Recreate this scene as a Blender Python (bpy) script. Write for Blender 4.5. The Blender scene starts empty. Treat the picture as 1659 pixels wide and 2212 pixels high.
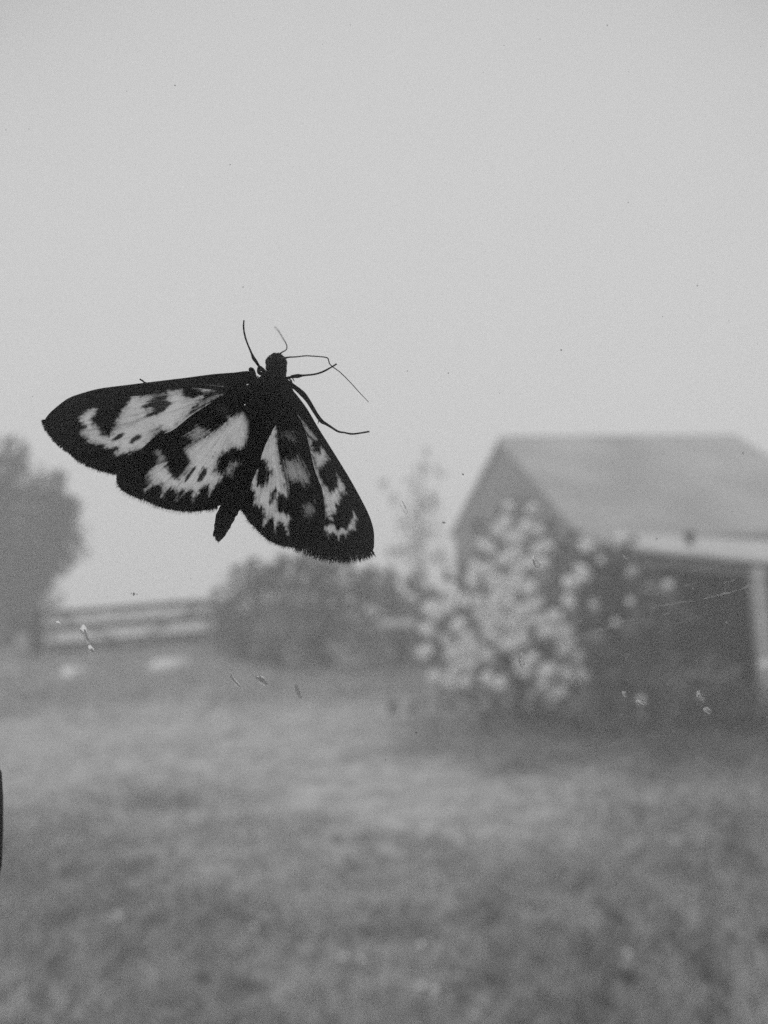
import bpy, math, random
import numpy as np
from mathutils import Matrix, Vector

# ------------------------------------------------------------------ camera
SC = bpy.context.scene
COL = SC.collection
R = math.radians
CAM_Z = 1.75
PITCH, ROLL = R(5.64), R(-2.8)
FPX = 829.5 / math.tan(R(24))            # focal length in units of a 1659 px wide frame
cam = bpy.data.cameras.new('camera')
cam.sensor_fit = 'HORIZONTAL'; cam.sensor_width = 36.0
cam.lens = 18.0 / math.tan(R(24))
cam.clip_start = 0.004; cam.clip_end = 1000
cam.dof.use_dof = True; cam.dof.focus_distance = 0.0708
cam.dof.aperture_fstop = cam.lens / 1.08  # a 1.08 mm wide aperture
camo = bpy.data.objects.new('camera', cam); COL.objects.link(camo)
CM = Matrix.Rotation(math.pi/2 + PITCH, 4, 'X') @ Matrix.Rotation(ROLL, 4, 'Z')
camo.matrix_world = Matrix.Translation((0, 0, CAM_Z)) @ CM
SC.camera = camo

# ------------------------------------------------------------------ world, sun, exposure
SUN_EL, SUN_AZ = R(44), R(-132)            # azimuth measured from +Y towards +X
w = bpy.data.worlds.new('World'); SC.world = w; w.use_nodes = True
nt = w.node_tree; nt.nodes.clear()
sky = nt.nodes.new('ShaderNodeTexSky'); sky.sky_type = 'NISHITA'; sky.sun_disc = False
sky.sun_elevation = SUN_EL; sky.sun_rotation = SUN_AZ; sky.dust_density = 6; sky.air_density = 1.5
bw = nt.nodes.new('ShaderNodeRGBToBW')
mx = nt.nodes.new('ShaderNodeMix'); mx.data_type = 'RGBA'
mx.inputs[0].default_value = 0.9
mx.inputs[7].default_value = (8.3, 8.3, 8.3, 1)   # even overcast cloud over the clear sky
bg = nt.nodes.new('ShaderNodeBackground'); bg.inputs[1].default_value = 0.1
wo = nt.nodes.new('ShaderNodeOutputWorld')
nt.links.new(sky.outputs[0], bw.inputs[0]); nt.links.new(bw.outputs[0], mx.inputs[6])
nt.links.new(mx.outputs[2], bg.inputs[0]); nt.links.new(bg.outputs[0], wo.inputs[0])
sl = bpy.data.lights.new('sun', 'SUN'); sl.energy = 1.5; sl.angle = R(40); sl.color = (1, 1, 1)
so = bpy.data.objects.new('sun', sl); COL.objects.link(so)
d = Vector((math.sin(SUN_AZ)*math.cos(SUN_EL), math.cos(SUN_AZ)*math.cos(SUN_EL), math.sin(SUN_EL)))
so.rotation_euler = d.to_track_quat('Z', 'Y').to_euler(); so.location = (0, 0, 30)
vs = SC.view_settings
vs.view_transform = 'Standard'; vs.look = 'None'; vs.exposure = 0.0; vs.gamma = 1.0
vs.use_curve_mapping = False
SC.render.engine = 'CYCLES'
cy = SC.cycles
cy.use_denoising = False
cy.volume_bounces = 3; cy.max_bounces = 10; cy.transparent_max_bounces = 24
cy.transmission_bounces = 8; cy.diffuse_bounces = 3

# ------------------------------------------------------------------ helpers
rng = np.random.default_rng(7)
RR = random.Random(11)
CMn = np.array(CM.to_3x3())

def ray(px, py):
    px = np.asarray(px, float); py = np.asarray(py, float)
    v = np.stack([(px-829.5)/FPX, -(py-1106)/FPX, -np.ones_like(px)], -1)
    return v @ CMn.T
def W(px, py, Y):
    """the place at depth Y that stands in direction (px,py)"""
    r = ray(px, py); s = np.asarray(Y, float)/r[..., 1]
    p = r*s[..., None] if r.ndim > 1 else r*s
    return p + np.array([0, 0, CAM_Z])

def mat(name): 
    m = bpy.data.materials.new(name); m.use_nodes = True
    n = m.node_tree; n.nodes.clear()
    return m, n, n.nodes.new('ShaderNodeOutputMaterial')
def noise_mat(name, a, b, scale=5, rough=.9, detail=6, bump=0, spec=.2, dist=0, lo=.35, hi=.65, attr=None, trans=0, obj_space=True):
    """grey material whose tone runs from a to b with a noise; attr multiplies by a vertex attribute"""
    m, n, out = mat(name)
    p = n.nodes.new('ShaderNodeBsdfPrincipled'); p.inputs['Roughness'].default_value = rough
    p.inputs['Specular IOR Level'].default_value = spec
    tc = n.nodes.new('ShaderNodeTexCoord')
    no = n.nodes.new('ShaderNodeTexNoise'); no.inputs['Scale'].default_value = scale
    no.inputs['Detail'].default_value = detail; no.inputs['Distortion'].default_value = dist
    n.links.new(tc.outputs['Object'], no.inputs['Vector'])
    mr = n.nodes.new('ShaderNodeMapRange')
    mr.inputs[1].default_value = lo; mr.inputs[2].default_value = hi
    mr.inputs[3].default_value = a; mr.inputs[4].default_value = b
    n.links.new(no.outputs['Fac'], mr.inputs[0])
    src = mr.outputs[0]
    if attr:
        at = n.nodes.new('ShaderNodeAttribute'); at.attribute_name = attr
        mm = n.nodes.new('ShaderNodeMath'); mm.operation = 'MULTIPLY'
        n.links.new(src, mm.inputs[0]); n.links.new(at.outputs['Fac'], mm.inputs[1]); src = mm.outputs[0]
    n.links.new(src, p.inputs['Base Color'])
    if bump:
        bp = n.nodes.new('ShaderNodeBump'); bp.inputs['Strength'].default_value = bump
        n.links.new(no.outputs['Fac'], bp.inputs['Height']); n.links.new(bp.outputs[0], p.inputs['Normal'])
    sh = p.outputs[0]
    if trans:
        tr = n.nodes.new('ShaderNodeBsdfTranslucent'); n.links.new(src, tr.inputs[0])
        mxs = n.nodes.new('ShaderNodeMixShader'); mxs.inputs[0].default_value = trans
        n.links.new(sh, mxs.inputs[1]); n.links.new(tr.outputs[0], mxs.inputs[2]); sh = mxs.outputs[0]
    n.links.new(sh, out.inputs[0])
    return m

def props(o, label=None, cat=None, group=None, kind=None):
    if label: o['label'] = label
    if cat: o['category'] = cat
    if group: o['group'] = group
    if kind: o['kind'] = kind
    return o
def empty(name, loc, **k):
    o = bpy.data.objects.new(name, None); COL.objects.link(o); o.location = loc
    o.empty_display_size = .01
    return props(o, **k)
def put(name, me, parent=None, **k):
    o = bpy.data.objects.new(name, me); COL.objects.link(o)
    if parent is not None:
        o.parent = parent
        q = parent; off = Vector((0, 0, 0))
        while q is not None: off += Vector(q.location); q = q.parent
        o.location = -off                # meshes are modelled in world coordinates
    return props(o, **k)
def mesh(name, V, F, m, smooth=False, attrs=None):
    V = np.asarray(V, np.float32); me = bpy.data.meshes.new(name)
    if isinstance(F, np.ndarray):
        k = F.shape[1]; nf = F.shape[0]
        me.vertices.add(len(V)); me.vertices.foreach_set('co', V.ravel())
        me.loops.add(nf*k); me.loops.foreach_set('vertex_index', F.astype(np.int32).ravel())
        me.polygons.add(nf); me.polygons.foreach_set('loop_start', np.arange(0, nf*k, k, dtype=np.int32))
        me.update(calc_edges=True)
    else:
        me.from_pydata(V.tolist(), [], F)
    if attrs:
        for an, av in attrs.items():
            a = me.attributes.new(an, 'FLOAT', 'POINT'); a.data.foreach_set('value', np.asarray(av, np.float32))
    if smooth: me.polygons.foreach_set('use_smooth', np.ones(len(me.polygons), bool))
    if m: me.materials.append(m)
    return me
class MB:
    """collects shapes for one mesh"""
    def __init__(s): s.v = []; s.f = []
    def add(s, V, F):
        b = len(s.v); s.v += [tuple(map(float, p)) for p in V]; s.f += [tuple(i+b for i in q) for q in F]; return s
    def hexa(s, P):                       # 4 bottom corners then 4 top corners
        return s.add(P, [(3,2,1,0),(4,5,6,7),(0,1,5,4),(1,2,6,5),(2,3,7,6),(3,0,4,7)])
    def box(s, x0, x1, y0, y1, z0, z1):
        return s.hexa([(x0,y0,z0),(x1,y0,z0),(x1,y1,z0),(x0,y1,z0),(x0,y0,z1),(x1,y0,z1),(x1,y1,z1),(x0,y1,z1)])
    def tube(s, pts, rad, n=7, flat=None):
        pts = [Vector(p) for p in pts]; V = []; F = []
        up = Vector((0, 1, 0))
        for i, p in enumerate(pts):
            t = (pts[min(i+1, len(pts)-1)] - pts[max(i-1, 0)]).normalized()
            a = up - t*up.dot(t)
            if a.length < 1e-3: a = Vector((1, 0, 0)) - t*t.x
            a.normalize(); b = t.cross(a)
            fl = 1 if flat is None else flat
            for k in range(n):
                an = 2*math.pi*k/n
                V.append(p + (a*math.cos(an)*fl + b*math.sin(an))*rad[i])
        for i in range(len(pts)-1):
            for k in range(n):
                F.append((i*n+k, i*n+(k+1) % n, (i+1)*n+(k+1) % n, (i+1)*n+k))
        F.append(tuple(range(n))[::-1]); F.append(tuple((len(pts)-1)*n+k for k in range(n)))
        return s.add(V, F)
    def mesh(s, name, m, smooth=False): return mesh(name, s.v, s.f, m, smooth)
    def put(s, name, m, parent=None, smooth=False, bevel=0, **k):
        o = put(name, s.mesh(name, m, smooth), parent, **k)
        if bevel:
            b = o.modifiers.new('bevel', 'BEVEL'); b.width = bevel; b.segments = 2
        return o
def vnoise(x, y, seed=0):
    """smooth value noise in the plane, about 0..1"""
    xi = np.floor(x).astype(np.int64); yi = np.floor(y).astype(np.int64)
    fx = x-xi; fy = y-yi; fx = fx*fx*(3-2*fx); fy = fy*fy*(3-2*fy)
    def h(a, b):
        q = (a*374761393 + b*668265263 + seed*974711) & 0xffffffff
        q = ((q ^ (q >> 13))*1274126177) & 0xffffffff
        return ((q ^ (q >> 16)) & 0xffff)/65535.0
    return (h(xi,yi)*(1-fx)+h(xi+1,yi)*fx)*(1-fy) + (h(xi,yi+1)*(1-fx)+h(xi+1,yi+1)*fx)*fy
def fbm(x, y, seed=0, oct=4):
    s = 0; a = .5; t = 0
    for o in range(oct):
        s = s + a*vnoise(x*2**o, y*2**o, seed+o*17); t += a; a *= .5
    return s/t

# ------------------------------------------------------------------ materials
M_ground = noise_mat('meadow_soil', .13, .24, 3.0, attr='tone', bump=.3)
M_grass = noise_mat('grass_blade', .16, .30, .9, attr='tone', trans=.35)
M_leaf_d = noise_mat('dark_leaf', .03, .065, 3, rough=.7, spec=.1, trans=.2)
M_leaf_s = noise_mat('shrub_leaf', .05, .10, 3, rough=.6, spec=.2, trans=.25)
M_leaf_p2 = noise_mat('hazel_leaf', .13, .2, .6, rough=.9, spec=.0, trans=.3)
M_leaf_k = noise_mat('broad_shrub_leaf', .07, .24, 2.2, rough=.6, spec=.2, trans=.25, detail=2)
M_leaf_h = noise_mat('hedge_leaf', .05, .10, 3, rough=.7, spec=.1, trans=.25)
M_leaf_m = noise_mat('mid_leaf', .06, .14, 2, rough=.6, trans=.3)
M_leaf_p = noise_mat('pale_leaf', .12, .26, 2, rough=.6, trans=.35)
M_bark = noise_mat('bark', .06, .13, 9, bump=.6)
M_petal = noise_mat('white_petal', .82, .9, 6, trans=.2)
M_roof = noise_mat('slate_roof', .24, .36, .35, rough=.7, bump=.1)
M_gable = noise_mat('weathered_boards', .10, .16, 2.5, bump=.2)
M_plaster = noise_mat('plaster', .30, .42, 2)
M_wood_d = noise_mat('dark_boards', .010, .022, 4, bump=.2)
M_wood_g = noise_mat('grey_timber', .14, .22, 8, bump=.3)
M_wood_p = noise_mat('pale_timber', .34, .46, 8, bump=.2)
M_sheet = noise_mat('pale_roof_sheet', .42, .52, 3, rough=.6)
M_stone = noise_mat('field_stone', .16, .34, 2.2, bump=.5)
M_stone_d = noise_mat('dark_coping_stone', .07, .13, 2.2, bump=.5)
M_gatep = noise_mat('silvery_gate_timber', .6, .75, 8, bump=.2)
M_slab = noise_mat('pale_flat_rock', .5, .7, 2.5, bump=.3)
M_paint = noise_mat('white_frame_paint', .7, .8, 30, rough=.5)
M_black = noise_mat('dark_metal', .2, .28, 60, rough=.45, spec=.4)
M_wallp = noise_mat('interior_plaster', .35, .42, 4)
M_floor = noise_mat('interior_boards', .10, .16, 4)

# ------------------------------------------------------------------ ground
def gz(x, y):
    x = np.asarray(x, float); y = np.asarray(y, float)
    k1 = np.clip((y-13)/11, 0, 1); k2 = np.clip((-1.8-x)/3, 0, 1)
    rise = .54*k1*k1*(3-2*k1)*k2*k2*(3-2*k2)      # the ground climbs gently to the gate
    return rise + .10*(fbm(np.asarray(x)*.13+40, np.asarray(y)*.13+9, 3)-.5) + .05*(fbm(np.asarray(x)*.7, np.asarray(y)*.7, 5)-.5)
# worn track: lighter, short-grazed ground that sweeps from the wall to the house
TRK = np.array([W(q[0], q[1], 1.0) for q in ((-60,1700),(150,1590),(420,1560),(760,1570),(900,1640),(860,1760),(700,1900),(560,2100),(500,2500))])
trk = []
for p in TRK:
    dvec = p - np.array([0,0,CAM_Z]); s = -CAM_Z/dvec[2]; trk.append(dvec[:2]*s)
trk = np.array(trk)
def track(x, y):
    x = np.asarray(x, float); y = np.asarray(y, float); best = np.full(x.shape, 1e9)
    for a, b in zip(trk[:-1], trk[1:]):
        ab = b-a; t = np.clip(((x-a[0])*ab[0]+(y-a[1])*ab[1])/(ab@ab), 0, 1)
        best = np.minimum(best, np.hypot(x-a[0]-t*ab[0], y-a[1]-t*ab[1]))
    return best
def worn(x, y):
    wd = np.clip(.22*np.asarray(y), .6, 2.4)
    q = track(x, y) + (fbm(x*.5, y*.5, 21)-.5)*2.0*wd
    return np.clip(1.25 - q/(1.5*wd), 0, 1)*np.clip((y-4.0)/3.6, 0.22, 1)
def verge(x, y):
    """darker strip with taller grass in front of the shrubs and the shed"""
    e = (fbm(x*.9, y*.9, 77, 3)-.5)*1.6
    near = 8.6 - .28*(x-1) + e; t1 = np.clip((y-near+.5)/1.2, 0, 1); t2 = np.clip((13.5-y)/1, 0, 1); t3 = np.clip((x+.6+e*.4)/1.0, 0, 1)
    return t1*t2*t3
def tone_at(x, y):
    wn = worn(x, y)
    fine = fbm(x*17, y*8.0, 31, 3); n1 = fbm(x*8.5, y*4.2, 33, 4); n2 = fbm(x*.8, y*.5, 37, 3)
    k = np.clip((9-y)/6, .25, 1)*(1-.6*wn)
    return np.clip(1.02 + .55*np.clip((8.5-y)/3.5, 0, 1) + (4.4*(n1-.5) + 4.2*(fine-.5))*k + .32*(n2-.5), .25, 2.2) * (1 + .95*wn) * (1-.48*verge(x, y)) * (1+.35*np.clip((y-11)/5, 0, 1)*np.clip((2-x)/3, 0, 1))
def make_ground():
    xs = np.concatenate([np.linspace(-150,-16,40), np.linspace(-15.8,15.8,240), np.linspace(16,150,40)])
    ys = np.concatenate([np.linspace(.30,30,260), np.linspace(30.5,160,70)])
    X, Y = np.meshgrid(xs, ys); Z = gz(X, Y)
    nx = len(xs); ny = len(ys)
    idx = np.arange(nx*ny).reshape(ny, nx)
    F = np.stack([idx[:-1,:-1], idx[:-1,1:], idx[1:,1:], idx[1:,:-1]], -1).reshape(-1, 4)
    V = np.stack([X, Y, Z], -1).reshape(-1, 3)
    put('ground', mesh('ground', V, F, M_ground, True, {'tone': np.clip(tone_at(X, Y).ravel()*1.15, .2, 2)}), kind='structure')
make_ground()

def ground_hit(px, py):
    r_ = ray(float(px), float(py)); s_ = 1.0
    for _ in range(400):
        p_ = r_*s_
        if p_[2]+CAM_Z <= gz(p_[0], p_[1]): break
        s_ *= 1.012
    return np.array([p_[0], p_[1], float(gz(p_[0], p_[1]))])
ROCKS = [tuple(ground_hit(px, py)[:2])+(wd,) for px, py, wd in ((368,1436,.42), (160,1453,.27))]
def make_grass():
    n = 230000
    y = 2.6*np.exp(rng.random(n)*math.log(30/2.6)); y = y**1.0
    x = (rng.random(n)*2-1)*(.50*y+.6)
    clump = .5*fbm(x*17, y*8.0, 31, 3)+.5*fbm(x*8.5, y*4.2, 33, 4); wn = worn(x, y)
    big = np.clip((clump-.42)*4, 0, 1)
    keep = rng.random(n) < (.35+.65*big)*(1-.55*wn)
    for q_ in ROCKS: keep &= ((x-q_[0])/(q_[2]*1.25))**2 + ((y-q_[1])/(q_[2]*2.6))**2 > 1
    x, y, big, wn = x[keep], y[keep], big[keep], wn[keep]; n = len(x)
    h = (.025 + .10*big*rng.random(n) + .03*rng.random(n))*(1-.65*wn)*(1+.5*verge(x, y))
    wd = np.clip(.0035+.0012*y, 0, .02)*(.7+.6*rng.random(n))
    a = rng.random(n)*2*math.pi; la = rng.random(n)*2*math.pi; ln = h*(.2+.8*rng.random(n))
    z = gz(x, y)-.005
    B = np.stack([x, y, z], 1); dx = np.stack([np.cos(a)*wd, np.sin(a)*wd, 0*a], 1)
    mid = B + np.stack([np.cos(la)*ln*.35, np.sin(la)*ln*.35, h*.62], 1)
    tip = B + np.stack([np.cos(la)*ln, np.sin(la)*ln, h], 1)
    V = np.stack([B-dx, B+dx, mid+dx*.7, tip, mid-dx*.7], 1).reshape(-1, 3)
    F = np.arange(n*5).reshape(n, 5)
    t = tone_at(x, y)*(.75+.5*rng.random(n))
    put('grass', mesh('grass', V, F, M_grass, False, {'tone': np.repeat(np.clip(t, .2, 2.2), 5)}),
        label='short tufted meadow grass covering the ground before the shed', cat='grass', kind='stuff')
make_grass()

# ------------------------------------------------------------------ foliage
def leaf_mesh(name, C, S, m, seed=0, flat=.0):
    g = np.random.default_rng(seed); n = len(C)
    a = g.normal(size=(n, 3)); a /= np.linalg.norm(a, axis=1, keepdims=True)
    b = np.cross(a, g.normal(size=(n, 3))); b /= np.linalg.norm(b, axis=1, keepdims=True)
    c = np.cross(a, b); S = np.asarray(S)[:, None]
    V = np.stack([C-a*S, C+b*S*.45+c*S*.12, C+a*S, C-b*S*.45+c*S*.12], 1).reshape(-1, 3)
    return mesh(name, V, np.arange(4*n).reshape(n, 4), m)
def clump_points(clumps, Y, dens, seed, squash=1.0, thick=.9):
    """points in a crown given as round clumps (direction, radius) round a tree standing at depth Y"""
    g = np.random.default_rng(seed); out = []
    for (px, py, r) in clumps:
        rm = r/FPX*Y
        c = W(px, py, Y)
        n = int(dens*rm*rm*10)+6
        u = g.normal(size=(n, 3)); u /= np.linalg.norm(u, axis=1, keepdims=True)
        q = (g.random(n)**.45)[:, None]*(1+.45*(g.random((n,1))-.32))
        out.append(c + np.array([0, g.normal()*rm*.5, 0]) + u*q*rm*np.array([1, thick, squash]))
    return np.concatenate(out)
def tree(name, base, Y, clumps, m_leaf, dens, leaf, trunk_r, seed, label, cat, group=None, limbs=True, lean=0):
    b = W(base[0], base[1], Y); b[2] = gz(b[0], b[1])
    root = empty(name, b, label=label, cat=cat, group=group)
    C = clump_points(clumps, Y, dens, seed)
    C = C[C[:, 2] > gz(C[:, 0], C[:, 1])+.05]
    g = np.random.default_rng(seed+5)
    put('crown', leaf_mesh('crown', C, leaf*(.6+.8*g.random(len(C))), m_leaf, seed), root)
    mb = MB(); top = C[np.argmax(C[:, 2])]
    mid = (np.array(b)+np.array([np.median(C[:,0]), b[1], np.median(C[:,2])]))/2
    P = [b-np.array([0,0,.15]), b*.6+mid*.4, mid, np.array([np.median(C[:,0]), b[1], np.percentile(C[:,2], 70)]), top*.9+mid*.1]
    mb.tube(P, [trunk_r*1.3, trunk_r, trunk_r*.8, trunk_r*.45, trunk_r*.12], 8)
    if limbs:
        for (px, py, r) in clumps:
            e = W(px, py, Y); s0 = mid + (np.array(P[3])-mid)*np.clip((e[2]-mid[2])/(top[2]-mid[2]+.01)-.35, 0, .95)
            if e[2] < s0[2]: s0 = mid*.7+np.array(b)*.3
            mb.tube([s0, (s0*.45+e*.55)+g.normal(size=3)*.08, e], [trunk_r*.4, trunk_r*.25, trunk_r*.08], 6)
    mb.put('trunk', M_bark, root, True)
    return root

tree('leafy_tree', (20,1440), 33, [(35,985,38),(20,1050,62),(90,1060,45),(128,1030,16),(65,1120,75),(135,1105,38),(152,1092,24),(140,1140,30),(110,1215,40),(25,1190,95),
      (100,1170,62),(40,1270,75),(85,1240,40),(10,1340,75),(55,1320,36),(40,1370,48),(50,1415,40),(15,1430,50),(66,1360,22),(-70,1100,110),(-90,1250,120),(-30,1400,80),(30,1405,40)],
     M_leaf_h, 40, .16, .24, 1, 'tall bushy tree beside the field gate, fading in fog', 'tree')
tree('slender_tree', (915,1330), 52, [(830,1045,12),(850,1078,16),(890,1045,20),(912,1010,17),(921,975,11),(949,1018,15),(940,1080,22),
      (905,1090,30),(878,1130,28),(930,1145,26),(890,1185,30),(945,1200,28),(855,1195,22),(905,1240,30)],
     M_leaf_d, 7, .17, .13, 2, 'sparse slender tree seen faintly between the hedge shrubs and the barn', 'tree')
G = 'shrubs standing between gate and barn'
tree('hedge_shrub', (530,1435), 22.5, [(515,1300,48),(500,1380,52),(560,1250,38),(512,1235,14),(590,1300,55),(560,1380,62),(600,1400,48),(545,1218,14),(590,1232,18)],
     M_leaf_p2, 42, .14, .07, 3, 'round hazy shrub at the end of the field gate', 'shrub', G)
tree('hedge_shrub', (705,1435), 22, [(640,1255,46),(700,1240,52),(600,1225,20),(655,1330,68),(730,1320,70),(690,1390,66),(770,1270,46),(750,1210,20),(610,1203,12),(690,1190,14),(660,1205,16)],
     M_leaf_p2, 42, .14, .07, 4, 'broad hazy shrub in the middle of the hedge group', 'shrub', G)
tree('hedge_shrub', (860,1435), 21.5, [(810,1275,42),(860,1310,50),(800,1380,60),(880,1390,62),(925,1310,42),(950,1380,50),(845,1250,22),(800,1228,14),(890,1258,20)],
     M_leaf_p2, 42, .14, .07, 5, 'hazy shrub behind the pale bench next to the flowering bush', 'shrub', G)

# flowering bush with its white flower heads
BY = 11.8
bush_cl = [(1110,1110,45),(1060,1170,60),(1160,1170,60),(1230,1190,45),(1010,1240,60),(1110,1240,75),(1210,1250,70),(1290,1230,55),
           (950,1320,55),(1040,1320,80),(1150,1330,85),(1250,1320,75),(1330,1290,65),(950,1400,55),(1040,1410,80),(1150,1420,80),
           (1260,1400,75),(1000,1470,55),(1100,1480,60),(1200,1470,60),(1290,1460,60)]
bush = tree('flowering_bush', (1120,1545), BY, bush_cl, M_leaf_s, 48, .07, .05, 6,
            'large white flowering bush standing in front of the barn', 'bush')
def flower_mesh(seed):
    g = np.random.default_rng(seed); V = []; F = []
    for k in range(30):                   # a rounded head of five-petalled flowers
        u = g.normal(size=3); u /= np.linalg.norm(u); u[1] = -abs(u[1])*.9
        c = u*.055; a = np.cross(u, [.3, .2, .9]); a /= np.linalg.norm(a); b = np.cross(u, a)
        for q in range(5):
            t = 2*math.pi*q/5+g.random(); t1 = a*math.cos(t)+b*math.sin(t); t2 = -a*math.sin(t)+b*math.cos(t)
            i = len(V); s = .042
            V += [c, c+t1*s*.6+t2*s*.4+u*.008, c+t1*s+u*.004, c+t1*s*.6-t2*s*.4+u*.008]; F.append((i, i+1, i+2, i+3))
    return mesh('flower_head', V, F, M_petal)
FM = [flower_mesh(90+k) for k in range(4)]
fl = [(240,600),(200,640),(300,640),(370,610),(480,540),(230,790),(215,920),(430,760),(340,850),(380,950),(520,870),(460,950),(560,920),
      (640,960),(380,1120),(430,1140),(500,1120),(260,1140),(640,1130),(720,1160),(760,1190),(580,340),(640,330),(760,260),(860,300),
      (960,290),(1030,290),(1010,180),(860,210),(830,90),(640,160),(720,470),(760,430),(860,450),(940,480),(1010,580),(640,600),
      (620,660),(700,740),(740,700),(850,730),(940,710),(1030,710),(1130,680),(1140,740),(1080,800),(1210,790),(730,860),(780,880),
      (920,850),(830,900),(910,1040),(890,1000),(930,1080),(1060,1090),(1130,1100),(1230,1080),(1240,880),(1280,960),(1250,580),
      (980,980),(590,560),(700,560),(800,600),(900,640),(980,620),(500,1000),(420,1060),(680,420),(820,500),(540,420),(690,820),
      (860,660),(660,720),(350,1160),(470,1150),(900,420),(760,520),(1060,1170),(1180,1240),(1350,1120),(1180,790),
      (255,610),(235,640),(700,650),(790,720),(560,990),(480,900),(420,1110),(840,860),(890,830)]
fs = [((1600+.5425*a)/1.8517, (2100+.5425*b)/1.8517) for a, b in fl]
fl2 = [(240,910),(275,925),(200,1060),(225,1130),(130,1160),(215,1080),(300,1315),(560,1095),(655,1165),(695,1200),(680,1180),(800,1180),
       (345,1535),(480,860),(395,890),(220,1800)]
fs += [((2200+.5876*a)/1.8517, (1650+.5876*b)/1.8517) for a, b in fl2]
SHY = 10.2
fs += [(1100,1095),(1150,1100),(1090,1130),(1135,1140),(1162,1146),(1182,1182),(1120,1166),(1060,1190),(1075,1150)]
for i, (px, py) in enumerate(fs + [(a+RR.uniform(-13,13), b+RR.uniform(-12,12)) for a, b in fs[0:96]]):
    e = ((px-1130)/300)**2 + ((py-1320)/260)**2
    Y = BY - .62*math.sqrt(max(0, 1-e)) - .62
    o = put('flower_head', FM[i % 4], bush); p = W(px, py, Y)
    o.location = Vector(p) - bush.location; s = RR.uniform(1.0, 1.45); o.scale = (s, s, s); o.rotation_euler = (RR.uniform(-.4,.4), RR.uniform(0,6.28), RR.uniform(-.6,.6))
# dark shrubs right of it
dk = tree('dark_shrub', (1400,1560), SHY, [(1300,1200,30),(1345,1205,30),(1330,1250,38),(1400,1250,38),(1440,1290,36),(1300,1290,45),(1360,1330,50),(1430,1370,50),(1370,1420,62),(1460,1450,52),
     (1530,1440,40),(1390,1500,60),(1300,1510,60),(1480,1520,55),(1560,1500,45),(1250,1540,42),(1365,1165,8),(1360,1185,12),(1300,1400,50),(1480,1330,20)],
     M_leaf_k, 60, .08, .04, 8, 'dark leafy shrub growing across the open shed front', 'shrub')
for px, py in [(1362,1300),(1652,1438),(1385,1512),(1300,1210),(1330,1345)]:
    o = put('flower_head', FM[RR.randrange(4)], dk); o.location = Vector(W(px, py, SHY-.6)) - dk.location
    o.rotation_euler = (0, RR.uniform(0, 6.28), 0); s = RR.uniform(.55, .95); o.scale = (s, s, s)
tree('low_shrub', (1040,1560), 10.9, [(960,1500,30),(1020,1515,40),(1090,1525,42),(1160,1530,38),(900,1520,24),(850,1525,14),(1220,1530,36)],
     M_leaf_d, 60, .06, .02, 9, 'low dark shrub at the foot of the white flowering bush', 'shrub', limbs=False)
tree('low_shrub', (1600,1570), 9.9, [(1580,1545,36),(1640,1540,40),(1700,1520,60),(1620,1580,30),(1500,1560,34)],
     M_leaf_d, 60, .06, .02, 10, 'low dark shrub at the foot of the shed post', 'shrub', limbs=False)

# ------------------------------------------------------------------ barn
A = W(1082, 946, 36.0)
re = ray(1592., 942.); E = re*((A[2]-CAM_Z)/re[2]) + np.array([0,0,CAM_Z])
u = np.array([E[0]-A[0], E[1]-A[1], 0]); LR = np.linalg.norm(u); u /= LR
nn = np.array([u[1], -u[0], 0.])         # towards the viewer
def on_gable(px, py):
    r = ray(px, py); o0 = np.array([0,0,CAM_Z]); s = ((A-o0)@u)/(r@u); return o0+r*s
Fp = on_gable(1262., 1157.); Bp = on_gable(976., 1150.)
print('barn', A, E, Fp, Bp, LR, (Fp-A)@nn, (Bp-A)@nn)
barn_base = np.array([A[0], A[1], 0.]); barn = empty('barn', barn_base, label='big hazy barn with a plain slate roof behind the flowering bush', cat='barn')
tf, tb = (Fp-A)@nn, (Bp-A)@nn
def bp(t, s, z): p = barn_base + nn*t + u*s; return (p[0], p[1], z)
zF, zB, zR = Fp[2], Bp[2], A[2]; LE = LR+.3
mb = MB()
mb.add([bp(tf,0.12,-.2), bp(tb,0.12,-.2), bp(tb,0.12,zB-.05), bp(0,0.12,zR-.08), bp(tf,0.12,zF-.05)], [(0,1,2,3,4)])
mb.put('gable_wall', M_gable, barn)
mb = MB(); mb.add([bp(tf-.15,0.12,-.2), bp(tf-.15,LE,-.2), bp(tf-.15,LE,zF-.05), bp(tf-.15,0.12,zF-.05)], [(0,1,2,3)])
mb.add([bp(tf,LE-.1,-.2), bp(tb,LE-.1,-.2), bp(tb,LE-.1,zB-.1), bp(tf,LE-.1,zF-.1)], [(0,1,2,3)])
mb.add([bp(tb+.15,0.12,-.2), bp(tb+.15,LE,-.2), bp(tb+.15,LE,zB-.05), bp(tb+.15,0.12,zB-.05)], [(0,1,2,3)])
mb.put('side_wall', M_plaster, barn)
th = .14
def slab(pts, m, name, parent):
    P = np.array(pts); n = len(P); nr = np.cross(P[1]-P[0], P[2]-P[0]); nr /= np.linalg.norm(nr)
    if nr[2] < 0: nr = -nr
    V = list(P)+list(P-nr*th)
    F = [tuple(range(n)), tuple(range(2*n-1, n-1, -1))]+[(i, (i+1) % n, n+(i+1) % n, n+i) for i in range(n)]
    return MB().add(V, F).put(name, m, parent)
fo = slab([bp(0,-.1,zR), bp(0,LR,zR), bp(tf+.25,LE+.2,zF-.12), bp(tf+.25,-.1,zF-.12)], M_roof, 'roof_slope', barn)
slab([bp(0,-.1,zR), bp(0,LR,zR), bp(tb-.25,LE+.2,zB-.12), bp(tb-.25,-.1,zB-.12)], M_roof, 'roof_slope', barn)
slab([bp(0,LR,zR), bp(tf+.25,LE+.2,zF-.12), bp(tb-.25,LE+.2,zB-.12)], M_roof, 'roof_hip', barn)
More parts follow.
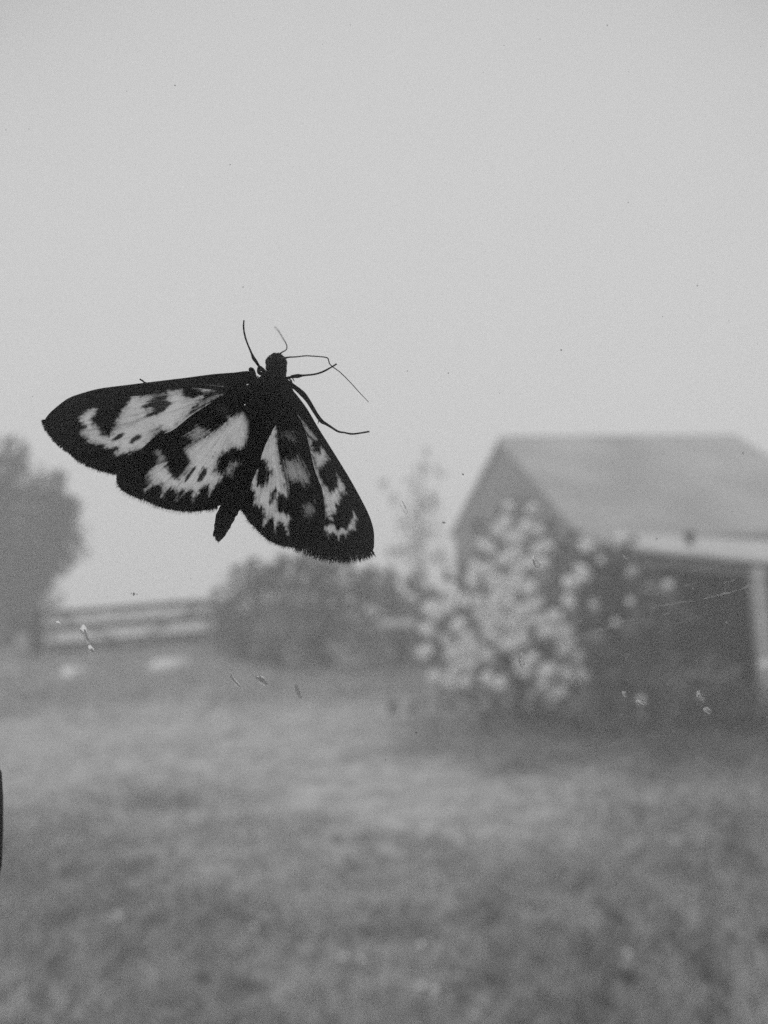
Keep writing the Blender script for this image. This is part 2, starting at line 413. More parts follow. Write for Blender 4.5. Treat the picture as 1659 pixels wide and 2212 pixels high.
MB().tube([bp(0,-.1,zR+.02), bp(0,LR,zR+.02)], [.05,.05], 8).put('ridge_cap', M_roof, barn)

# ------------------------------------------------------------------ open shed with its pale roof
sy0, sy1 = 11.3, 14.6
a0, a1 = W(1325,1176,sy0), W(2050,1247,sy0); b0, b1 = W(1325,1150,sy1), W(2050,1190,sy1)
shed = empty('open_shed', (a1[0]-1.2, sy0, gz(a1[0]-1.2, sy0)), label='open fronted timber shed with a pale sloping roof', cat='shed')
t = np.array([0,0,.06])
MB().hexa([a0-t, a1-t, b1-t, b0-t, a0, a1, b1, b0]).put('roof', M_sheet, shed)
q0, q1 = W(1290,1180,sy0+.06), W(1800,1230,sy0+.06)
def beam(p, q, h, dep): return MB().hexa([p-[0,0,h], q-[0,0,h], q+[0,dep,-h], p+[0,dep,-h], p, q, q+[0,dep,0], p+[0,dep,0]])
f0, f1 = a0-[0,.015,.055], a1-[0,.015,.055]
beam(W(1328,1194,sy0+.1), W(2046,1265,sy0+.1), .13, .12).put('beam', M_wood_g, shed, bevel=.01)
for px, m_, wdt in ((1365, M_wood_g, 13), (1638, M_wood_p, 14)):
    tp = W(px, 1222, sy0+.05); hw = wdt/FPX*sy0
    MB().box(tp[0]-hw, tp[0]+hw, sy0+.03, sy0+.03+hw*2, -.15, tp[2]-.005).put('post', m_, shed, bevel=.01)
x0, x1 = W(1345,1200,sy0)[0]+.1, W(2040,1200,sy0)[0]
nb = 20
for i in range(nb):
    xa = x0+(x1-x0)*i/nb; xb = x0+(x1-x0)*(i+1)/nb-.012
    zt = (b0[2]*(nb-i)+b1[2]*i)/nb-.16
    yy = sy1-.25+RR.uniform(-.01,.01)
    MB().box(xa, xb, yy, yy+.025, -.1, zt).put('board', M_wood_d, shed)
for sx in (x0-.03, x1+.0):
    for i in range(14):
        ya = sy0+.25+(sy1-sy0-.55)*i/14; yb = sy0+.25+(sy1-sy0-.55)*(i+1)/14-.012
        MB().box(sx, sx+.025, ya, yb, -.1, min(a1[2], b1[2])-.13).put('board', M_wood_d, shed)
cp = W(1490,1168,sy0+.9)
MB().tube([cp+[0,0,-.2], cp+[0,0,.06], cp+[0,0,.061], cp+[0,0,.12]], [.05,.05,.09,.08], 10).put('roof_vent', M_wood_d, shed, True)

# ------------------------------------------------------------------ stone wall, bench, post, flat rocks
gy = 24.0
gA, gB = W(96,1323,gy), W(462,1294,gy)             # top ends of the gate
gate = empty('field_gate', ((gA[0]+gB[0])/2, gy, gz((gA[0]+gB[0])/2, gy)), label='weathered five-bar field gate between the tall tree and the shrubs', cat='gate')
def gp(t, dz, dy=0): p = gA*(1-t)+gB*t; return np.array([p[0], gy+dy, p[2]-dz])
def bar(t0, z0, t1, z1, hgt, dy, th_, name, m):
    a_, b_ = gp(t0, z0, dy), gp(t1, z1, dy)
    dv = (b_-a_); dv /= np.linalg.norm(dv); up = np.array([-dv[2], 0, dv[0]])*hgt/2; dp_ = np.array([0, th_, 0])
    MB().hexa([a_-up, b_-up, b_-up+dp_, a_-up+dp_, a_+up, b_+up, b_+up+dp_, a_+up+dp_]).put(name, m, gate, bevel=.008)
for z_, h_, m_ in ((.05, .13, M_wood_d), (.27, .20, M_gatep), (.64, .12, M_gatep), (.78, .14, M_gatep), (1.10, .12, M_wood_d)): bar(0, z_, 1, z_, h_, .0, .04, 'rail', m_)  # top and bottom rails coloured dark to stand for shadow lines
bar(.04, -.02, .04, 1.12, .12, -.045, .04, 'stile', M_wood_g); bar(.96, -.02, .96, 1.12, .12, -.045, .04, 'stile', M_wood_g)
bar(.5, -.02, .5, 1.12, .09, .045, .03, 'brace', M_wood_g); bar(.06, .08, .5, 1.05, .09, -.045, .035, 'brace', M_wood_g); bar(.94, .08, .5, 1.05, .09, -.045, .035, 'brace', M_wood_g)
tree('low_hedge', (280,1420), 28.5, [(60+i*22, 1352-i*1.75+RR.uniform(-3,3), 24) for i in range(20)]+[(60+i*24, 1385-i*1.75, 24) for i in range(19)],
     M_leaf_d, 60, .14, .05, 71, 'long low dark hedge seen through the bars of the field gate', 'hedge', limbs=False)
# bench
c = W(858,1347,19.5); zt = c[2]
bench = empty('plank_bench', (c[0], c[1], gz(c[0], c[1])), label='pale plank bench between the shrubs and the flowering bush', cat='bench')
MB().box(c[0]-.42, c[0]+.42, c[1]-.16, c[1]+.16, zt-.07, zt+.09).put('seat', M_sheet, bench, bevel=.01)
for sx in (-.32, .25): MB().box(c[0]+sx, c[0]+sx+.07, c[1]-.13, c[1]+.13, -.05, zt-.07).put('leg', M_wood_g, bench, bevel=.005)
# posts by the tree
c = W(80,1440,24); zt = W(80,1318,24)[2]
po = empty('fence_post', (c[0], 24.0, gz(c[0], 24.0)), label='dark wooden gate post in front of the bushy tree', cat='post')
MB().tube([(c[0],24,.2),(c[0]+.01,24,zt*.6+.2),(c[0]+.02,24,zt)], [.12,.115,.105], 10).put('shaft', M_wood_d, po, True)
MB().tube([(c[0]+.02,24,zt),(c[0]+.02,24,zt+.06)], [.125,.03], 10).put('cap', M_wood_d, po)
c = W(48,1395,23); zt = W(48,1372,23)[2]
po = empty('marker_stone', (c[0], 23.0, gz(c[0], 23.0)), label='pale upright stone next to the dark wooden post', cat='stone')
MB().tube([(c[0],23,.2),(c[0],23,zt*.7+.1),(c[0]+.01,23,zt),(c[0]+.01,23,zt+.06)], [.2,.19,.15,.07], 9, flat=.6).put('block', M_stone, po, True)
for (cx, cy_, wd), lab in zip(ROCKS, ('flat bright rock lying on the grass before the field gate', 'smaller flat pale rock on the grass next to the gate post')):
    n_ = 18; V = []; zz = float(gz(cx, cy_))
    for lv, sc in ((-.08, 1.06), (.04, 1.0), (.10, .88), (.12, .5)):
        for k in range(n_):
            an = 2*math.pi*k/n_; rr = 1+.12*math.sin(an*3+cx)+.07*math.sin(an*5)
            V.append((cx+math.cos(an)*wd*rr*sc, cy_+math.sin(an)*wd*1.9*rr*sc, zz+lv+.015*math.sin(an*2+cy_)))
    F = [(l*n_+k, l*n_+(k+1) % n_, (l+1)*n_+(k+1) % n_, (l+1)*n_+k) for l in range(3) for k in range(n_)]+[tuple(3*n_+k for k in range(n_))]
    MB().add(V, F).put('flat_rock', M_slab, None, True, label=lab, cat='rock')
# daisies in the near grass
def daisy(px, py, lab):
    c = ground_hit(px, py); h_ = .09
    d_ = empty('daisy', c, label=lab, cat='flower', group='daisies in the meadow grass')
    MB().tube([c, c+[.004,0,h_*.6], c+[.006,-.002,h_]], [.0016,.0014,.0012], 5).put('stem', M_leaf_s, d_, True)
    mb = MB(); hd = c+[.006,-.002,h_]
    for k in range(13):
        an = 2*math.pi*k/13; u_ = np.array([math.cos(an), math.sin(an)*.8-.1, .35+.25*math.sin(an)]); v_ = np.array([-math.sin(an), math.cos(an), 0])
        mb.add([hd, hd+u_*.012+v_*.004, hd+u_*.021, hd+u_*.012-v_*.004], [(0,1,2,3)])
    mb.put('petals', M_petal, d_)
    MB().tube([hd-[0,0,.002], hd+[0,-.001,.004], hd+[0,-.001,.006]], [.006,.007,.003], 8).put('disc', M_wood_p, d_, True)
for px, py in ((781,2128),(740,2113),(908,2087),(937,2192),(910,2188),(547,2048),(1355,2108)): daisy(px, py, 'small white daisy standing in the near meadow grass')

# ------------------------------------------------------------------ house: room, wall and window
PY = .0640; PT = .004; OUT = PY+PT       # pane: inner face at PY, outer face at OUT
wx0, wx1, wz0, wz1 = -.24, .92, 1.10, 2.40   # wall opening
def struct(name, mb, m): mb.put(name, m, None, kind='structure')
mb = MB(); H0, H1, Z0, Z1 = -2.2, 3.2, -.3, 2.9
for bx in ((H0,wx0,Z0,Z1),(wx1,H1,Z0,Z1),(wx0,wx1,Z0,wz0),(wx0,wx1,wz1,Z1)): mb.box(bx[0],bx[1],.03,.28,bx[2],bx[3])
struct('house_wall', mb, M_plaster)
mb = MB()
mb.box(H0,H0+.1,-3.5,.029,.35,2.75); mb.box(H1-.1,H1,-3.5,.029,.35,2.75); mb.box(H0,H1,-3.6,-3.501,.35,2.75)
struct('room_wall', mb, M_wallp)
struct('room_ceiling', MB().box(H0,H1,-3.6,.029,2.752,2.85), M_wallp)
struct('room_floor', MB().box(H0,H1,-3.6,.029,.25,.348), M_floor)
win = empty('casement_window', ((wx0+wx1)/2, .07, wz0), label='glass window pane with dried drops and dust, seen from indoors', cat='window')
fw = .05; ox0, ox1, oz0, oz1 = wx0+.08, wx1-.08, wz0+.08, wz1-.08   # fixed frame, then the opening sash
for bx in ((wx0+.001,ox0,wz0+.001,wz1-.001),(ox1,wx1-.001,wz0+.001,wz1-.001),(ox0,ox1,wz0+.001,oz0),(ox0,ox1,oz1,wz1-.001)):
    MB().box(bx[0],bx[1],.050,.118,bx[2],bx[3]).put('frame_member', M_paint, win, bevel=.002)
for bx in ((ox0+.002,ox0+fw,oz0+.002,oz1-.002),(ox1-fw,ox1-.002,oz0+.002,oz1-.002)):
    MB().box(bx[0],bx[1],.058,.092,bx[2],bx[3]).put('stile', M_paint, win, bevel=.002)
for bx in ((ox0+fw,ox1-fw,oz0+.002,oz0+fw),(ox0+fw,ox1-fw,oz1-fw,oz1-.002)):
    MB().box(bx[0],bx[1],.059,.091,bx[2],bx[3]).put('rail', M_paint, win, bevel=.002)
m, n, out = mat('window_glass')
tr = n.nodes.new('ShaderNodeBsdfTransparent'); tr.inputs[0].default_value = (.97,.97,.97,1)
gl = n.nodes.new('ShaderNodeBsdfGlossy'); gl.inputs['Roughness'].default_value = .0
fr = n.nodes.new('ShaderNodeFresnel'); fr.inputs[0].default_value = 1.45
mk = n.nodes.new('ShaderNodeMixShader')
n.links.new(fr.outputs[0], mk.inputs[0]); n.links.new(tr.outputs[0], mk.inputs[1]); n.links.new(gl.outputs[0], mk.inputs[2])
tl = n.nodes.new('ShaderNodeBsdfTranslucent'); tl.inputs[0].default_value = (.9,.9,.9,1)    # faint veil put into the glass to lift the blacks, like lens haze
mk2 = n.nodes.new('ShaderNodeMixShader')
tc = n.nodes.new('ShaderNodeTexCoord'); no = n.nodes.new('ShaderNodeTexNoise'); no.inputs['Scale'].default_value = 160; no.inputs['Detail'].default_value = 5
mr = n.nodes.new('ShaderNodeMapRange'); mr.inputs[3].default_value = .052; mr.inputs[4].default_value = .075
n.links.new(tc.outputs['Object'], no.inputs['Vector']); n.links.new(no.outputs['Fac'], mr.inputs[0]); n.links.new(mr.outputs[0], mk2.inputs[0])
n.links.new(mk.outputs[0], mk2.inputs[1]); n.links.new(tl.outputs[0], mk2.inputs[2])
n.links.new(mk2.outputs[0], out.inputs[0]); M_glass = m
pane = MB().box(ox0+fw-.004,ox1-fw+.004,PY,OUT,oz0+fw-.004,oz1-fw+.004).put('pane', M_glass, win)
# latch on the left stile, its rounded tongue reaches over the glass
lt = [W(x_, y_, .0635) for x_, y_ in ((-700,1740),(-300,1690),(-60,1640),(-8,1648),(4,1668),(7,1720),(7,1800),(4,1870),(-4,1905),(-60,1915),(-300,1880),(-700,1850))]
V = [(p[0], .0605, p[2]) for p in lt]+[(p[0], .0635, p[2]) for p in lt]; k = len(lt)
MB().add(V, [tuple(range(k)), tuple(range(2*k-1, k-1, -1))]+[(i, (i+1) % k, k+(i+1) % k, k+i) for i in range(k)]).put('latch', M_black, win)

# ------------------------------------------------------------------ marks on the glass
def src(x, y, Y): return W(np.asarray(x)/1.8517, np.asarray(y)/1.8517, Y)      # full-size picture directions
m, n, out = mat('water')
gb = n.nodes.new('ShaderNodeBsdfGlass'); gb.inputs['IOR'].default_value = 1.33; gb.inputs['Roughness'].default_value = .05
n.links.new(gb.outputs[0], out.inputs[0]); M_water = m
def film(name, cov, alb):
    m, n, out = mat(name)
    df = n.nodes.new('ShaderNodeBsdfDiffuse'); df.inputs[0].default_value = (alb,)*3+(1,)
    tl = n.nodes.new('ShaderNodeBsdfTranslucent'); tl.inputs[0].default_value = (alb,)*3+(1,)
    m1 = n.nodes.new('ShaderNodeMixShader'); m1.inputs[0].default_value = .7
    n.links.new(df.outputs[0], m1.inputs[1]); n.links.new(tl.outputs[0], m1.inputs[2])
    tr = n.nodes.new('ShaderNodeBsdfTransparent'); m2 = n.nodes.new('ShaderNodeMixShader')
    tc = n.nodes.new('ShaderNodeTexCoord'); no = n.nodes.new('ShaderNodeTexNoise'); no.inputs['Scale'].default_value = 2600; no.inputs['Detail'].default_value = 3
    n.links.new(tc.outputs['Object'], no.inputs['Vector'])
    mr = n.nodes.new('ShaderNodeMapRange'); mr.inputs[1].default_value = .35; mr.inputs[2].default_value = .7; mr.inputs[3].default_value = cov*.2; mr.inputs[4].default_value = cov
    n.links.new(no.outputs['Fac'], mr.inputs[0]); n.links.new(mr.outputs[0], m2.inputs[0])
    n.links.new(tr.outputs[0], m2.inputs[1]); n.links.new(m1.outputs[0], m2.inputs[2]); n.links.new(m2.outputs[0], out.inputs[0])
    return m
M_film = film('dried_lime_film', .5, .85)
M_faint = film('faint_wipe_film', .07, .85)
M_filmw = film('thin_smear_film', .35, .85)
M_dust = film('pale_dust', .6, .85)
M_dirt = film('dark_dirt', .7, .05)
def drop(px, py, wd, ht, ang, seed, depth=.28, m=None, bend=.25):
    """an uneven low bead of water on the outer face"""
    g = np.random.default_rng(seed); V = []; n = 22; rings = 6
    ca, sa = math.cos(ang), math.sin(ang)
    ph = g.random(3)*6.28
    for r_ in range(rings+1):
        q = r_/rings
        for k in range(n):
            an = 2*math.pi*k/n
            rr = (1+.14*math.sin(2*an+ph[0])+.10*math.sin(3*an+ph[1])+.06*math.sin(5*an+ph[2]))*q
            x = math.cos(an)*wd*.5*rr; y = math.sin(an)*ht*.5*rr
            x += bend*wd*math.sin(y/ht*3.0)
            X = px+x*ca-y*sa; Y_ = py+x*sa+y*ca
            P = src(X, Y_, OUT); hgt = math.sqrt(max(0, 1-q*q))*wd*.5/3072*.0605*depth*2
            V.append((P[0], OUT+.00002+hgt, P[2]))
    F = [(r_*n+k, r_*n+(k+1) % n, (r_+1)*n+(k+1) % n, (r_+1)*n+k) for r_ in range(rings) for k in range(n)]
    F.append(tuple(rings*n+k for k in range(n))[::-1])
    return MB().add(V, F).put('water_drop', m or M_water, pane, True)
for i, (x_, y_, w_, h_, a_, dp) in enumerate(((340,2535,30,70,-.1,.5),(362,2600,26,40,.2,.5),(940,2727,20,58,-.45,.3),(1047,2722,26,64,-.5,.22),(1193,2770,20,62,-.2,.16),
        (233,2494,22,18,0,.5),(2145,2250,34,40,.5,.22),(2805,2788,30,52,-.3,.2),(2830,2842,26,30,-.4,.35),(2565,2812,28,40,-.5,.12),(2087,2640,24,62,.1,.2),(2498,2776,16,26,.1,.4))):
    drop(x_, y_, w_, h_, a_, 300+i, dp*.4)
def strip(pts, wd, m, name, off=.00003, side=OUT):
    """thin film streak lying on the glass"""
    V = []; pts = np.array(pts, float)
    for i, p in enumerate(pts):
        t_ = pts[min(i+1, len(pts)-1)]-pts[max(i-1, 0)]; t_ /= np.linalg.norm(t_); nr = np.array([-t_[1], t_[0]])
        ww = wd*(.35+.65*math.sin(math.pi*(i+.5)/len(pts)))*RR.uniform(.6, 1.2)
        for s_ in (-1, 1):
            P = src(*(p+nr*ww*.5*s_), side); V.append((P[0], side+off, P[2]))
    F = [(2*i, 2*i+1, 2*i+3, 2*i+2) for i in range(len(pts)-1)]
    o = MB().add(V, F).put(name, m, pane); so_ = o.modifiers.new('thickness', 'SOLIDIFY'); so_.thickness = .00001; return o
def wob(a, b, n, j): 
    return [(a[0]+(b[0]-a[0])*i/n+RR.uniform(-j, j), a[1]+(b[1]-a[1])*i/n+RR.uniform(-j, j)) for i in range(n+1)]
for a_, b_, n_, j_, w_, m_ in (((2815,2395),(2960,2360),14,2,9,M_film),((2960,2360),(3010,2334),8,1.5,8,M_film),((2895,2332),(2940,2320),6,2,9,M_filmw),
        ((2655,2458),(2682,2453),5,1,7,M_dust),((2490,2215),(2520,2248),6,1.5,9,M_film),((1606,1998),(1630,2046),8,.8,5,M_dust),((1630,2046),(1624,2058),3,.5,5,M_dust),((1598,2015),(1622,2055),7,.8,4,M_film),
        ((2310,2487),(2328,2483),4,1,7,M_dust),((2215,2575),(2245,2565),5,1.5,10,M_film),((1728,3543),(1765,3545),6,1.5,9,M_dust),((2600,2430),(2800,2398),16,4,7,M_filmw),
        ((2330,2540),(2560,2470),14,5,7,M_filmw),((2815,3130),(2822,3180),5,2,9,M_film),((2740,2345),(2790,2330),5,3,6,M_filmw),
        ((345,2532),(356,2565),5,1,6,M_dust),((345,2612),(372,2610),5,1,8,M_dust),((335,2555),(350,2585),5,1,5,M_dust),((926,2700),(945,2712),4,1,5,M_film),
        ((2625,2380),(2650,2365),4,2,8,M_filmw),((2200,2640),(2480,2540),18,6,14,M_faint),((2640,2520),(2980,2400),20,6,16,M_faint),((2700,2300),(3020,2230),18,5,14,M_faint),((1500,2880),(1900,2760),18,8,20,M_faint),((300,2760),(620,2700),18,6,16,M_faint),((2300,3000),(2700,2930),18,7,18,M_faint),((2500,2640),(2520,2615),4,1,6,M_filmw)):
    strip(wob(a_, b_, n_, j_), w_, m_, 'smear')
def specks(name, pts, m):
    mb = MB()
    for (x_, y_, r_) in pts:
        n = 7; V = []
        el = RR.uniform(.5, 1); an0 = RR.uniform(0, 3.1)
        for s_ in (0, 1):
            for k in range(n):
                an = 2*math.pi*k/n; q = r_*RR.uniform(.6, 1.2)
                dx, dy = math.cos(an)*q, math.sin(an)*q*el
                P = src(x_+dx*math.cos(an0)-dy*math.sin(an0), y_+dx*math.sin(an0)+dy*math.cos(an0), OUT); V.append((P[0], OUT+.00002+s_*.00002, P[2]))
        mb.add(V, [tuple(range(n))[::-1], tuple(range(n, 2*n))]+[(k, (k+1) % n, n+(k+1) % n, n+k) for k in range(n)])
    o = mb.put(name, m, pane); o['kind'] = 'stuff'
lp = [(85,2357,4),(47,2418,3),(62,2428,3),(165,2453,4),(177,2717,6),(475,2761,6),(1020,2490,4),(1058,2534,4),(1075,2462,3),(990,2372,3),(1095,2470,3),(1127,2603,3),(1645,2486,4),(1662,2486,4),(1520,2520,6),(1728,2703,5),
      (2772,2354,6),(2907,2490,6),(2670,2736,5),(2400,2386,8),(2990,2371,4),(2233,2304,7),(2466,2457,5),(2603,2457,4),(1970,1830,3),(2060,1880,3),(2780,1800,5),(2973,1812,6),(2110,3045,5),(85,3735,6),(2645,3200,4),(2788,2463,4),(2510,2720,4),(3068,2868,5)]
lp += [(RR.uniform(0,3072), RR.uniform(2250,2950), RR.uniform(1.5,3.2)) for _ in range(110)]
lp += [(RR.uniform(0,3072), RR.uniform(2950,4096), RR.uniform(1.5,2.6)) for _ in range(30)]
specks('dust_specks', lp, M_dust)
dp = [(972,1148,4),(535,2376,7),(548,2377,5),(525,2374,4),(1793,1492,3),(1852,1897,5),(1774,2090,5),(1780,2091,4),(2245,1400,4),(2430,100,4),(700,340,4),(2330,2105,2),(2628,2155,4),(1665,2930,5),(1662,2915,3),(1557,2987,3),(1543,3040,3),(920,658,3),(1630,1484,3),(2790,1142,3),(2245,2285,5)]
dp += [(RR.uniform(0,3072), RR.uniform(0,2300), RR.uniform(1.2,2.4)) for _ in range(40)]
specks('dirt_specks', dp, M_dirt)

# ------------------------------------------------------------------ moth
def C1(p): return np.array([(150+.84388*a, 1220+.84388*b) for a, b in p])
def C2(p): return np.array([(900+.39180*a, 1240+.39180*b) for a, b in p])
def C3(p): return np.array([(150+.39180*a, 1450+.39180*b) for a, b in p])
def C4(p): return np.array([(600+.33445*a, 1500+.33445*b) for a, b in p])
def C5(p): return np.array([(930+.36166*a, 1560+.36166*b) for a, b in p])
WB = .0713                               # depth of the wing plane
def smooth_closed(P, n):
    """Catmull-Rom through a closed outline, n samples evenly spaced"""
    P = np.asarray(P, float); k = len(P); out = []
    for i in range(k):
        p0, p1, p2, p3 = P[i-1], P[i], P[(i+1) % k], P[(i+2) % k]
        for t in np.linspace(0, 1, 24, endpoint=False):
            out.append(.5*((2*p1)+(-p0+p2)*t+(2*p0-5*p1+4*p2-p3)*t*t+(-p0+3*p1-3*p2+p3)*t**3))
    out = np.array(out); d_ = np.r_[0, np.cumsum(np.linalg.norm(np.diff(np.r_[out, out[:1]], axis=0), axis=1))]
    s = np.linspace(0, d_[-1], n, endpoint=False); oo = np.r_[out, out[:1]]
    return np.stack([np.interp(s, d_, oo[:, 0]), np.interp(s, d_, oo[:, 1])], 1)
def sdist(Q, P):
    """signed distance (inside positive) of points Q to polygon P"""
    d2 = np.full(len(Q), 1e18); ins = np.zeros(len(Q), bool)
    for a, b in zip(P, np.roll(P, -1, 0)):
        ab = b-a; t = np.clip(((Q-a)@ab)/(ab@ab+1e-9), 0, 1); dd = Q-a-t[:, None]*ab
        d2 = np.minimum(d2, (dd**2).sum(1))
        c = ((a[1] > Q[:, 1]) != (b[1] > Q[:, 1])); 
        with np.errstate(divide='ignore', invalid='ignore'):
            xi = (b[0]-a[0])*(Q[:, 1]-a[1])/(b[1]-a[1]+1e-12)+a[0]
        ins ^= c & (Q[:, 0] < xi)
    s = np.sqrt(d2); return np.where(ins, s, -s)
def sstep(x, a, b): t = np.clip((x-a)/(b-a), 0, 1); return t*t*(3-2*t)

m, n, out = mat('wing_scales')
at = n.nodes.new('ShaderNodeAttribute'); at.attribute_name = 'pale'
def mrange(a, b):
    q = n.nodes.new('ShaderNodeMapRange'); q.inputs[3].default_value = a; q.inputs[4].default_value = b
    n.links.new(at.outputs['Fac'], q.inputs[0]); return q.outputs[0]
df = n.nodes.new('ShaderNodeBsdfDiffuse'); n.links.new(mrange(.022, .55), df.inputs[0])
tl = n.nodes.new('ShaderNodeBsdfTranslucent'); n.links.new(mrange(.004, .9), tl.inputs[0])
tr = n.nodes.new('ShaderNodeBsdfTransparent')
m1 = n.nodes.new('ShaderNodeMixShader'); n.links.new(mrange(.3, .72), m1.inputs[0]); n.links.new(df.outputs[0], m1.inputs[1]); n.links.new(tl.outputs[0], m1.inputs[2])
m2 = n.nodes.new('ShaderNodeMixShader'); n.links.new(mrange(0, .46), m2.inputs[0]); n.links.new(m1.outputs[0], m2.inputs[1]); n.links.new(tr.outputs[0], m2.inputs[2])
n.links.new(m2.outputs[0], out.inputs[0]); M_wing = m
m, n, out = mat('moth_hair')
df = n.nodes.new('ShaderNodeBsdfDiffuse'); df.inputs[0].default_value = (.03,.03,.03,1)
tl = n.nodes.new('ShaderNodeBsdfTranslucent'); tl.inputs[0].default_value = (.05,.05,.05,1)
mm = n.nodes.new('ShaderNodeMixShader'); mm.inputs[0].default_value = .4; n.links.new(df.outputs[0], mm.inputs[1]); n.links.new(tl.outputs[0], mm.inputs[2]); n.links.new(mm.outputs[0], out.inputs[0])
M_hair = m
M_hairp = film('pale_fringe_hair', .8, .55)
M_body = noise_mat('dark_body_scales', .010, .02, 3000, rough=.8, bump=.3)
M_legm = noise_mat('leg_scales', .018, .035, 2500, rough=.8)

mc = src(1115, 1560, WB)
moth = empty('moth', (mc[0], OUT, mc[2]), label='dark moth with pale blotched wings clinging to the window glass', cat='moth')

def wing(name, centre, outline, pales, darks, off, curl, seed, N=460, Mr=150, gain=1.0):
    """pales: list of (polygon, value, softness) ; darks: (polygon, softness)"""
    B = smooth_closed(outline, N); c = np.array(centre)
    g = np.random.default_rng(seed)
    rr = np.linspace(0, 1, Mr+1)[1:]**.92
    Q = c + (B-c)[None]*rr[:, None, None]             # Mr x N x 2
    Q = np.concatenate([c[None], Q.reshape(-1, 2)])
    ang = np.arctan2(Q[:, 1]-c[1], Q[:, 0]-c[0]); rad = np.hypot(*(Q-c).T)
    streak = (vnoise(ang*42, rad*.012, seed)-.5)*1.2 + (vnoise(ang*95, rad*.02, seed+3)-.5)*.9
    fine = (fbm(Q[:, 0]*.11, Q[:, 1]*.11, seed+9, 3)-.5)
    pale = np.zeros(len(Q))
    for P, v, s in pales:
        s = s*1.35; sd = sdist(Q, P) + streak*s*1.1 + fine*s*1.6
        pale = np.maximum(pale, v*(.72*sstep(sd, -s*.75, s*1.0)+.28*sstep(sd, -s*.2, s*2.8)))
    for P, s in darks:
        s = s*1.3; sd = sdist(Q, P) + streak*s*1.1 + fine*s*1.4
        pale = pale*(1-.96*sstep(sd, -s*.8, s*.9))
    vein = np.clip(1-np.abs(((ang*9.0+.35*np.sin(rad*.006)) % 1)-.5)*2*9+.0, 0, 1)
    pale = pale*(1-.3*vein)*(1-.4*np.clip(streak, 0, 1))*(.9+.2*(fine+.5))*(.82+.3*fbm(Q[:,0]*.012, Q[:,1]*.012, seed+50, 2))*gain
    z = off + curl*((rad/400.)**2)*1e-3 + .00012*np.sin(ang*18)*np.clip(rad/300, 0, 1)
    V = src(Q[:, 0], Q[:, 1], WB+z)
    idx = 1+np.arange(Mr*N).reshape(Mr, N); nx = np.roll(idx, -1, 1)
    F = np.stack([idx[:-1], nx[:-1], nx[1:], idx[1:]], -1).reshape(-1, 4)
    me = mesh(name, np.r_[V], F, M_wing, True, {'pale': np.clip(pale, 0, 1)})
    # close the middle with a small fan
    o = put(name, me, moth); 
    mb = MB(); ring = [tuple(V[1+k]) for k in range(0, N, 10)]
    return o, B, c, z
def zat(c, p, off, curl):
    rad = np.hypot(*(np.asarray(p)-c)); return off+curl*((rad/400.)**2)*1e-3
def fringe(parent, c, off, curl, path, n, ln, m, seed, wd=2.2, spread=.35, name='fringe'):
    """a comb of hair scales along the wing's outer edge"""
    g = np.random.default_rng(seed); path = np.asarray(path, float)
    d_ = np.r_[0, np.cumsum(np.linalg.norm(np.diff(path, axis=0), axis=1))]
    V = []; F = []
    for k in range(n):
        s = g.random()*d_[-1]; p = np.array([np.interp(s, d_, path[:, 0]), np.interp(s, d_, path[:, 1])])
        q = np.array([np.interp(s+2, d_, path[:, 0]), np.interp(s+2, d_, path[:, 1])]); t = q-p
        if np.hypot(*t) < 1e-6: continue
        t /= np.hypot(*t); o_ = np.array([-t[1], t[0]])
        if o_@(p-c) < 0: o_ = -o_
        a = g.normal()*spread; o_ = o_*math.cos(a)+t*math.sin(a)
        l = ln*g.uniform(.5, 1.15); base = p-o_*5; Y = WB+zat(c, p, off, curl)
        tip = p+o_*l; md = p+o_*l*.5+t*g.normal()*1.5
        i = len(V); ww = wd*g.uniform(.6, 1.2)
        dz = g.uniform(-.00012, .00012)
        for pt, w_ in ((base-t*ww, 0), (base+t*ww, 0), (md+t*ww*.75, .5), (tip, 1), (md-t*ww*.75, .5)):
            V.append(src(pt[0], pt[1], Y+dz*w_))
        F.append((i, i+1, i+2, i+3, i+4))
    return put(name, mesh(name, V, F, m), parent, kind='stuff')

LF_out = C1([(1035,330),(1000,313),(930,320),(830,328),(700,345),(560,362),(430,378),(300,395),(220,415),(150,440),(100,475),(58,512),(35,545),(40,572),(62,602),(80,630),(105,655),(150,687),(185,717),(230,745),(280,765),(330,780),(385,792),
             (480,785),(600,745),(704,687),(829,606),(930,520),(1010,430),(1045,380)])
LH_out = C1([(890,423),(800,478),(731,522),(641,593),(552,630),(487,690),(418,751),(385,800),(384,835),(398,862),(430,885),(470,903),(530,925),(570,943),(620,958),(680,968),(740,969),(800,962),(850,955),
             (905,930),(955,880),(990,780),(1010,650),(1022,520),(1010,430),(960,405)])
RF_out = C1([(1175,355),(1205,397),(1240,440),(1280,495),(1330,580),(1380,660),(1430,740),(1480,822),(1530,912),(1570,992),(1590,1052),(1596,1105),(1589,1163),(1540,1182),(1480,1192),(1400,1195),(1330,1178),(1280,1158),(1225,1140),
             (1200,1030),(1184,917),(1177,844),(1160,767),(1147,694),(1133,574),(1115,470),(1120,390)])
RH_out = C1([(1180,470),(1241,536),(1267,591),(1288,668),(1310,767),(1331,827),(1349,874),(1361,960),(1361,1024),(1345,1090),(1310,1135),(1241,1146),(1203,1138),(1151,1129),(1108,1112),(1065,1078),(1040,1050),(1001,1007),(973,964),(963,934),
             (985,820),(1000,700),(1015,560),(1050,450),(1110,420)])
